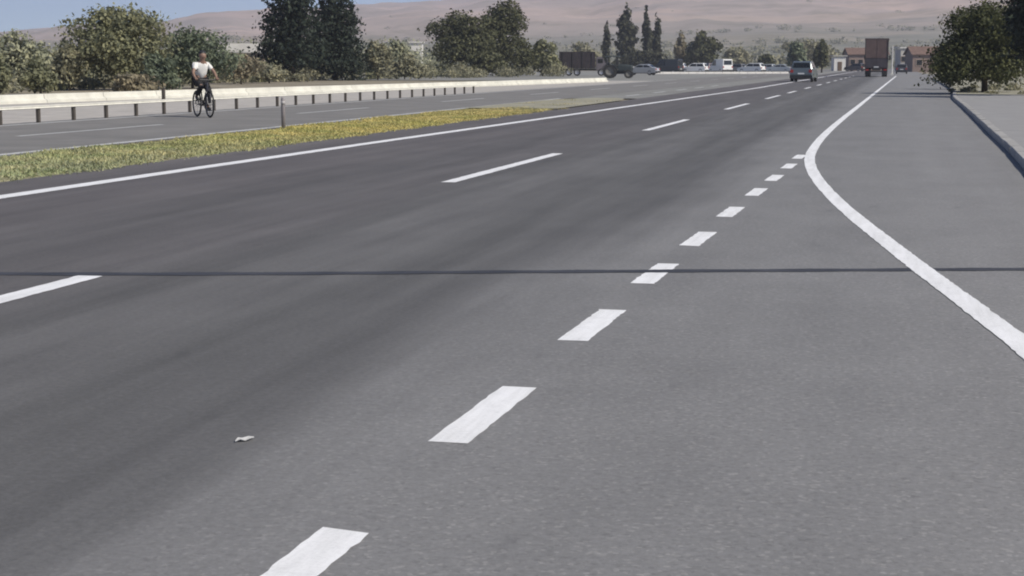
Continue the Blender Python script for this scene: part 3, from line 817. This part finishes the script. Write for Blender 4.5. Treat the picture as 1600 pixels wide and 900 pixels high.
# angles: the row faces the road
PK = [
 ('silver_car', 'silver saloon parked right of the tractor', 1003, 205, (.42, .43, .44), 'sedan', 80, .3),
 ('dark_van', 'dark grey van parked between the silver saloon and the white cars', 1043, 255, (.035, .038, .036), 'van', 70, .1),
 ('white_car', 'white hatchback parked end-on right of the dark grey van', 1062, 262, (.75, .75, .74), 'hatch', 10, .0),
 ('white_car', 'white car with black windows parked below the round dark tree', 1085, 255, (.78, .78, .77), 'suv', 78, .0),
 ('maroon_car', 'dull maroon car parked between the white car and the white van', 1107, 275, (.16, .10, .10), 'suv', 30, .1),
 ('white_van', 'boxy white van in the middle of the parked row', 1126, 258, (.80, .79, .76), 'van', 35, .0),
 ('grey_car', 'grey car parked just right of the white van', 1150, 265, (.20, .19, .185), 'hatch', 60, .2),
 ('white_car', 'white car parked farthest right beside the dark shrub', 1174, 255, (.76, .76, .74), 'suv', 72, .0),
 ('pale_car', 'pale silver car parked alone left of the car on the road', 1218, 262, (.50, .53, .54), 'sedan', 75, .3),
 ('pale_car', 'pale estate car behind the gap between the dark grey van and the white hatchback', 1054, 285, (.6, .6, .6), 'suv', 84, .1),
 ('white_car', 'small white saloon half hidden behind the grey car beside the white van', 1142, 288, (.72, .72, .7), 'sedan', 80, .0),
 ('pale_car', 'pale hatchback by the dark shrub right of the last white car', 1196, 275, (.55, .57, .57), 'hatch', 70, .1),
 ('dark_car', 'dark brown car parked in front of the brown building left of the lorry', 1336, 330, (.05, .035, .03), 'suv', 60, .1),
]
for nm, lb, px, D, col, kd, dg, mt in PK:
    make_car(nm, lb, 'van' if 'van' in nm else 'car', PD(px, D), R(dg), col, kd, mt, PG)
# low white wall in front of the parked row
wl = empty('low_wall', PD(1120, 236))
tag(wl, 'low white kerb wall in front of the parked cars', 'wall')
a, c = PD(1022, 233), PD(1232, 240); L = (c - a).length; an = math.atan2(c.y - a.y, c.x - a.x); md = (a + c) / 2 - wl.location
for k in range(16):
    q = md + Vector((math.cos(an), math.sin(an), 0)) * (L * ((k + .5) / 16 - .5))
    MB().box((q.x, q.y, .14), (L / 16 - .05, .3, .30), an).build('wall_block', M['whitewash'], wl)

def make_lorry(loc, rz):
    r = empty('lorry', loc, rz); tag(r, 'tall brown box lorry seen from behind, driving ahead in the right lane', 'lorry')
    top = simple('brown_tarpaulin', (.115, .077, .07), .8, .2, 1.2); low = simple('dark_tailgate', (.05, .042, .05), .7, .25, 1.5)
    MB().box((0, 1.6, 3.10), (2.46, 6.4, 2.1)).build('cargo_box', top, r)
    MB().box((0, 1.6, 4.2), (2.62, 6.5, .16)).build('roof_edge', simple('brown_frame', (.085, .06, .06), .7), r)
    MB().box((0, 1.6, 1.52), (2.50, 6.42, 1.06)).build('side_boards', low, r)
    for s_ in (-1, 1):
        MB().box((s_ * .61, -1.64, 1.52), (1.18, .06, 1.0)).build('tailgate', low, r)
        MB().box((s_ * .61, -1.63, 3.10), (1.16, .05, 1.98)).build('rear_door', top, r)
        MB().box((s_ * 1.24, -1.66, 2.9), (.08, .08, 2.5)).build('corner_post', M['black'], r)
        MB().box((s_ * .98, -1.58, .78), (.34, .08, .16)).build('taillight', M['red_lamp'], r)
        MB().box((s_ * .92, -1.1, .52), (.62, .03, .56)).build('mudflap', M['black'], r)
        for y in (-.5, .75): 
            for xx in (1.06, .76): wheel(r, s_ * xx, y, .5, .28, s_)
        wheel(r, s_ * 1.02, 5.6, .5, .3, s_)
        MB().box((s_ * 1.42, 6.2, 2.2), (.18, .12, .5)).build('mirror', M['black'], r)
    MB().box((0, 2.2, .86), (.9, 8.4, .26)).build('chassis', M['black'], r)
    MB().box((0, -1.5, .62), (2.2, .12, .14)).build('rear_bumper', M['black'], r)
    MB().box((0, -1.71, 1.1), (.52, .03, .12)).build('number_plate', M['plate'], r)
    MB().box((0, 5.9, 1.85), (2.4, 1.9, 2.0), 0, .96).build('cab', simple('brown_cab', (.12, .08, .07), .5), r)
    MB().box((0, 6.80, 2.25), (2.0, .06, .8)).build('windscreen', M['glass'], r)
    return r
make_lorry(PD(1369.5, 176), 0)

def make_tractor(loc, rz):
    """x is forward"""
    r = empty('tractor', loc, rz); tag(r, 'dark tractor with a flat canopy at the end of the concrete barrier', 'tractor')
    dk = simple('tractor_paint', (.035, .045, .045), .5); 
    MB().loft([[(x, -w_, .75), (x, w_, .75), (x, w_, .75 + h * .8), (x, w_ * .6, .75 + h), (x, -w_ * .6, .75 + h), (x, -w_, .75 + h * .8)] for x, w_, h in ((.25, .36, .66), (1.1, .34, .62), (1.6, .32, .55), (1.75, .26, .42))]).build('bonnet', dk, r)
    MB().box((1.77, 0, .98), (.04, .44, .34)).build('grille', M['black'], r)
    MB().box((.1, 0, .62), (1.7, .5, .4)).build('transmission', M['black'], r)
    MB().box((-.45, 0, 1.05), (.5, .5, .14)).box((-.68, 0, 1.32), (.12, .48, .5)).build('seat', M['black'], r)
    for sx in (-.85, .15):
        for sy in (-.62, .62): MB().tube([(sx, sy, .9), (sx, sy, 2.14)], .045, 6).build('canopy_post', M['black'], r)
    MB().box((-.32, 0, 2.2), (1.5, 1.5, .13), 0, .93).build('canopy', dk, r)
    MB().box((-.86, 0, 1.5), (.04, 1.2, 1.1)).build('rear_panel', M['glass'], r)
    MB().ring((.02, 0, 1.32), (.5, 0, .85), .2, .02, 16, 6).tube([(.02, 0, 1.32), (.25, 0, 1.1)], .02, 6).build('steering_wheel', M['black'], r)
    MB().tube([(1.1, .22, 1.3), (1.1, .22, 2.0), (1.02, .22, 2.08)], .04, 8).build('exhaust', M['black'], r)
    for s_ in (-1, 1):
        for (x, rad, wd, yy) in ((-.55, .68, .38, .72), (1.35, .42, .24, .66)):
            t = MB().lathe((x, s_ * yy, rad), (0, 1, 0), [(rad * .6, -wd / 2), (rad * .95, -wd / 2), (rad, -wd * .3), (rad, wd * .3), (rad * .95, wd / 2), (rad * .6, wd / 2), (rad * .6, -wd / 2)], 20)
            for k in range(16):
                a_ = k * math.pi / 8
                t.box((x + math.cos(a_) * rad, s_ * yy, rad + math.sin(a_) * rad), (.05, wd, .05))
            to = t.build('wheel', M['tyre'], r)
            MB().lathe((x, s_ * yy, rad), (0, 1, 0), [(rad * .6, -wd * .3), (rad * .55, s_ * wd * .3), (rad * .2, s_ * wd * .2), (.01, s_ * wd * .25)], 16).build('rim', simple('dull_rim', (.2, .19, .17), .6), to)
        MB().loft([[(-.55 + math.cos(a_) * .76, s_ * y2, .68 + math.sin(a_) * .76) for y2 in (.52, .94)] + [(-.55 + math.cos(a_) * .80, s_ * y2, .68 + math.sin(a_) * .80) for y2 in (.94, .52)] for a_ in [R(20 + 20 * k) for k in range(8)]]).build('mudguard', dk, r)
        MB().tube([(1.78, s_ * .25, 1.1), (1.83, s_ * .25, 1.1)], .07, 10).build('headlight', M['clear_lamp'], r)
    return r
make_tractor(PD(962, 158), R(5))

def make_dark_lorry(loc, rz):
    """x is forward"""
    r = empty('lorry', loc, rz); tag(r, 'dark covered lorry parked behind the end of the concrete barrier', 'lorry')
    dk = simple('dark_tarpaulin', (.028, .022, .026), .85, .3, 2); cb = simple('grey_cab', (.13, .115, .125), .5)
    MB().box((-.9, 0, 1.92), (4.5, 2.2, 2.05), 0, .98).build('cargo_cover', dk, r)
    for k in range(4): 
        for s_ in (-1, 1): MB().box((-2.7 + 1.2 * k, s_ * 1.12, 1.9), (.07, .05, 1.96)).build('rib', M['black'], r)
    MB().box((-.5, 0, .75), (5.6, .8, .22)).build('chassis', M['black'], r)
    pr = [(1.45, .7), (1.45, 2.2), (1.7, 2.32), (2.2, 2.28), (2.62, 1.5), (2.75, 1.35), (2.8, .7)]
    MB().loft([[(x, y, z) for x, z in pr] for y in (-1.0, 1.0)]).build('cab', cb, r)
    for s_ in (-1, 1):
        MB().box((1.95, s_ * 1.005, 1.8), (.62, .03, .5)).build('side_window', M['glass'], r)
        MB().box((2.79, s_ * .75, .95), (.06, .26, .18)).build('headlight', M['clear_lamp'], r)
        for x in (-1.9, -.9, 2.1):
            t = MB().lathe((x, s_ * .95, .45), (0, 1, 0), [(.27, -.13), (.43, -.13), (.45, -.08), (.45, .08), (.43, .13), (.27, .13), (.27, -.13)], 18).build('wheel', M['tyre'], r)
            MB().lathe((x, s_ * .95, .45), (0, 1, 0), [(.27, -.1), (.26, s_ * .09), (.1, s_ * .05), (.01, s_ * .08)], 14).build('rim', M['rim'], t)
    MB().box((2.44, 0, 1.88), (.04, 1.7, .62)).build('windscreen', M['glass'], r)
    return r
make_dark_lorry(PD(913, 192), R(12))

# ------------------------------------------------------------------ buildings
def house(name, label, px, D, wm, dm, hm, wallm, roofm, roof='gable', rz=None, rh=1.4, z=0.0, nwin=3, cat='house'):
    loc = PD(px, D, z)
    r = empty(name, loc, R(YAW) if rz is None else rz); tag(r, label, cat)
    wl_ = MB().box((0, 0, hm / 2 - .2), (wm, dm, hm + .4)).build('wall', wallm, r)
    if roof == 'gable':
        o = .35
        b = MB(); b.loft([[(x, -dm / 2 - o, hm), (x, 0, hm + rh), (x, dm / 2 + o, hm), (x, dm / 2 + o, hm + .14), (x, 0, hm + rh + .16), (x, -dm / 2 - o, hm + .14)] for x in (-wm / 2 - o, wm / 2 + o)])
        b.build('roof', roofm, r)
        MB().add([(s_ * (wm / 2 - .04 * (s_ > 0)), y, z_) for s_ in (-1, 1) for y, z_ in ((-dm / 2, hm), (dm / 2, hm), (0, hm + rh))], [(0, 1, 2), (3, 5, 4)]).build('gable_wall', wallm, r)
    else:
        MB().box((0, 0, hm + .12 + .2), (wm + .6, dm + .6, .22)).build('roof', roofm, r)
    for k in range(nwin):
        x = -wm / 2 + wm * (k + .5) / nwin
        if k == nwin // 2:
            d = MB().box((x, -dm / 2 - .02, 1.0), (.95, .08, 2.0)).build('door', M['wood'], r)
            MB().box((x + .35, -dm / 2 - .08, 1.0), (.05, .05, .16)).build('handle', M['rim'], d)
        else:
            w_ = MB().box((x, -dm / 2 - .01, hm * .55), (1.1, .06, 1.1)).build('window', M['glass'], r)
            fr = MB()
            for dx, dz, sx, sz in ((0, .58, 1.3, .1), (0, -.58, 1.3, .1), (.6, 0, .1, 1.06), (-.6, 0, .1, 1.06)):
                fr.box((x + dx, -dm / 2 - .03, hm * .55 + dz), (sx, .12, sz))
            fr.build('frame', M['tan_wall'], w_)
    return r
house('house', 'small white flat-roofed house showing through the shrubs right of the pines', 651, 300, 2.4, 3, 5.3, M['whitewash'], M['whitewash'], 'flat', nwin=1)
house('house', 'cream house with a pale sheet roof left of the dark pines', 384, 170, 4.6, 4, 2.0, M['tan_wall'], M['sheet'], 'gable', rh=.9, nwin=3, z=.6)
house('house', 'brown house with a red tiled roof behind the lorry', 1352, 360, 9, 6, 3.6, M['brown_wall'], M['tile'], 'gable', rh=1.5, nwin=5)
house('house', 'reddish brown house with a tiled roof left of the roadside tree', 1450, 300, 7.5, 6, 3.2, M['brown_wall'], M['tile'], 'gable', rh=1.5, nwin=3)
house('house', 'pale grey-green house with a flat roof above the small dark car', 1417, 330, 4.0, 5, 4.6, M['sheet'], M['whitewash'], 'flat', nwin=3)
house('house', 'low white hut with a flat roof left of the brown car', 1310, 350, 2.6, 3, 3.0, M['whitewash'], M['sheet'], 'flat', nwin=1)

# ------------------------------------------------------------------ cyclist
cyc = P(318, 183)
hd = math.atan2(-.77, .73)                     # heading across towards the median
bike = empty('bicycle', cyc, hd); tag(bike, 'dark bicycle ridden across the opposite road', 'bicycle')
bm_ = simple('bike_frame', (.05, .05, .06), .4)
for x, nm in ((.53, 'front_wheel'), (-.5, 'rear_wheel')):
    t = MB().ring((x, 0, .345), (0, 1, 0), .325, .022, 28, 6).build(nm, M['tyre'], bike, True)
    sp = MB().ring((x, 0, .345), (0, 1, 0), .30, .012, 28, 4)
    for k in range(14):
        a = k * math.pi / 7
        sp.tube([(x, .02 * (-1) ** k, .345), (x + math.cos(a) * .3, 0, .345 + math.sin(a) * .3)], .003, 4, False)
    sp.tube([(x, -.05, .345), (x, .05, .345)], .02, 8)
    sp.build('rim', bm_, t)
MB().tube([(-.02, 0, .30), (-.17, 0, .86)], .018, 8).tube([(-.02, 0, .30), (.38, 0, .80)], .022, 8).tube([(-.15, 0, .80), (.36, 0, .86)], .017, 8) \
    .tube([(-.02, .02, .30), (-.5, .05, .345)], .011, 6).tube([(-.02, -.02, .30), (-.5, -.05, .345)], .011, 6).tube([(-.15, .02, .8), (-.5, .05, .345)], .01, 6).tube([(-.15, -.02, .8), (-.5, -.05, .345)], .01, 6).build('frame', bm_, bike, True)
MB().tube([(.36, 0, .92), (.41, 0, .70), (.42, .05, .66), (.53, .05, .345)], .014, 6).tube([(.42, -.05, .66), (.53, -.05, .345)], .014, 6).build('fork', bm_, bike)
MB().tube([(.30, .29, .98), (.40, .2, .97), (.40, 0, .96), (.40, -.2, .97), (.30, -.29, .98)], .014, 8).tube([(.36, 0, .9), (.40, 0, .96)], .016, 8).build('handlebar', M['black'], bike)
MB().loft([[(x, -w_, .87), (x, w_, .87), (x, w_ * .8, .91), (x, -w_ * .8, .91)] for x, w_ in ((-.30, .07), (-.22, .075), (-.12, .035), (-.04, .02))]).build('saddle', M['black'], bike)
MB().tube([(-.02, .09, .30), (.07, .09, .17)], .011, 6).tube([(-.02, -.09, .30), (-.11, -.09, .43)], .011, 6).lathe((-.02, .06, .30), (0, 1, 0), [(.09, 0), (.09, .006), (.02, .006)], 16).build('crank', M['black'], bike)
MB().box((.07, .15, .17), (.1, .09, .025)).build('pedal', M['black'], bike)
MB().box((-.11, -.15, .43), (.1, .09, .025)).build('pedal', M['black'], bike)

def skin_obj(name, verts, edges, rad, mat, parent, sub=1):
    me = bpy.data.meshes.new(name); me.from_pydata(verts, edges, []); me.materials.append(mat)
    o = bpy.data.objects.new(name, me); COL.objects.link(o); o.parent = parent
    md_ = o.modifiers.new('skin', 'SKIN'); md_.use_smooth_shade = True
    if not me.skin_vertices:
        bmx = bmesh.new(); bmx.from_mesh(me); bmx.verts.layers.skin.verify(); bmx.to_mesh(me); bmx.free()
    sv = me.skin_vertices[0].data
    for i, r_ in enumerate(rad):
        sv[i].radius = r_ if isinstance(r_, tuple) else (r_, r_); sv[i].use_root = (i == 0)
    s_ = o.modifiers.new('sub', 'SUBSURF'); s_.levels = sub; s_.render_levels = sub
    return o
skin = simple('skin', (.24, .15, .11), .6, .08, 6)
shirt = simple('white_shirt', (.72, .71, .68), .85, .08, 6); trou = simple('black_trousers', (.012, .012, .014), .85, .2, 8)
man = empty('person', cyc, hd); tag(man, 'person in a white shirt and black trousers riding the bicycle', 'person')
vv, ee, rr_ = [], [], []
def jv(p, r_, par=None):
    vv.append(p); rr_.append(r_)
    if par is not None: ee.append((par, len(vv) - 1))
    return len(vv) - 1
pel = jv((-.17, 0, .96), .13)
ab = jv((-.11, 0, 1.12), (.125, .11), pel); ch = jv((-.03, 0, 1.30), (.155, .12), ab); nk = jv((.03, 0, 1.44), .055, ch)
hd0 = jv((.06, 0, 1.52), .075, nk); hd1 = jv((.075, 0, 1.60), .095, hd0); hd2 = jv((.07, 0, 1.665), .075, hd1)
nose = jv((.175, 0, 1.575), .014, hd1)
for s_ in (-1, 1):
    jv((.06, s_ * .095, 1.58), .018, hd1)                      # ear
    shd = jv((-.01, s_ * .16, 1.36), .058, ch); elb = jv((.12, s_ * .29, 1.15), .044, shd); wr_ = jv((.29, s_ * .285, 1.01), .03, elb)
    pm_ = jv((.33, s_ * .28, .995), .032, wr_)
    for k, (o_, ln) in enumerate(((-.03, .055), (-.01, .065), (.01, .06), (.028, .05))):
        f1 = jv((.33 + .04, s_ * .28 + o_, 1.005), .009, pm_); f2 = jv((.33 + .045 + ln * .3, s_ * .28 + o_, .975), .008, f1); jv((.335, s_ * .28 + o_, .955), .007, f2)
    th = jv((.32, s_ * .28 - s_ * .045, .985), .010, pm_); jv((.345, s_ * .28 - s_ * .06, .96), .009, th)
    hip = jv((-.14, s_ * .10, .93), .10, pel)
    kz, fz, fx, kx = (.62, .21, .07, .26) if s_ > 0 else (.80, .47, -.11, .22)
    kn = jv((kx, s_ * .10, kz), .062, hip); an_ = jv((fx - .06, s_ * .12, fz + .07), .042, kn); hl = jv((fx - .05, s_ * .12, fz + .02), .045, an_); toe = jv((fx + .12, s_ * .13, fz + .0), .032, hl)
body = skin_obj('body', vv, ee, rr_, skin, man, 1)
def sub_skin(name, pts, edges, mat, grow=1.0):
    return skin_obj(name, [p for p, _ in pts], edges, [tuple(x * grow for x in r_) if isinstance(r_, tuple) else r_ * grow for _, r_ in pts], mat, man, 1)
sub_skin('shirt', [((-.16, 0, .99), .145), ((-.11, 0, 1.13), (.148, .13)), ((-.03, 0, 1.30), (.165, .135)), ((.015, 0, 1.415), .068),
                   ((-.01, .165, 1.355), .072), ((.08, .245, 1.21), .060), ((-.01, -.165, 1.355), .072), ((.08, -.245, 1.21), .060)],
         [(0, 1), (1, 2), (2, 3), (2, 4), (4, 5), (2, 6), (6, 7)], shirt, 1.0)
sub_skin('trousers', [((-.17, 0, .97), .140), ((-.14, .10, .92), .118), ((.26, .10, .62), .082), ((.02, .12, .31), .062), ((-.14, -.10, .92), .118), ((.22, -.10, .80), .082), ((-.16, -.12, .57), .062)],
         [(0, 1), (1, 2), (2, 3), (0, 4), (4, 5), (5, 6)], trou)
sub_skin('hair', [((.02, 0, 1.585), .098), ((.055, 0, 1.665), .108), ((.075, 0, 1.71), .072)], [(0, 1), (1, 2)], M['black'])
for s_, fx, fz in ((1, .07, .21), (-1, -.11, .47)):
    sub_skin('shoe', [((fx - .06, s_ * .12, fz + .02), .05), ((fx + .02, s_ * .125, fz + .015), .045), ((fx + .13, s_ * .13, fz + .0), .037)], [(0, 1), (1, 2)], M['black'])

# ------------------------------------------------------------------ haze
hz = MB().box((0, 0, 137), (8500, 8500, 280)).build('haze', M['glass'])
hz.data.materials.clear()
hm_ = bpy.data.materials.new('haze'); hm_.use_nodes = True
ht = hm_.node_tree; ht.nodes.remove(ht.nodes['Principled BSDF'])
pvn = ht.nodes.new('ShaderNodeVolumePrincipled')
pvn.inputs['Color'].default_value = (.82, .85, .97, 1); pvn.inputs['Density'].default_value = 0.00028; pvn.inputs['Anisotropy'].default_value = 0.3
ht.links.new(pvn.outputs[0], ht.nodes['Material Output'].inputs['Volume'])
hz.data.materials.append(hm_)
tag(hz, 'thin pale summer haze over the valley', 'haze', kind='stuff')
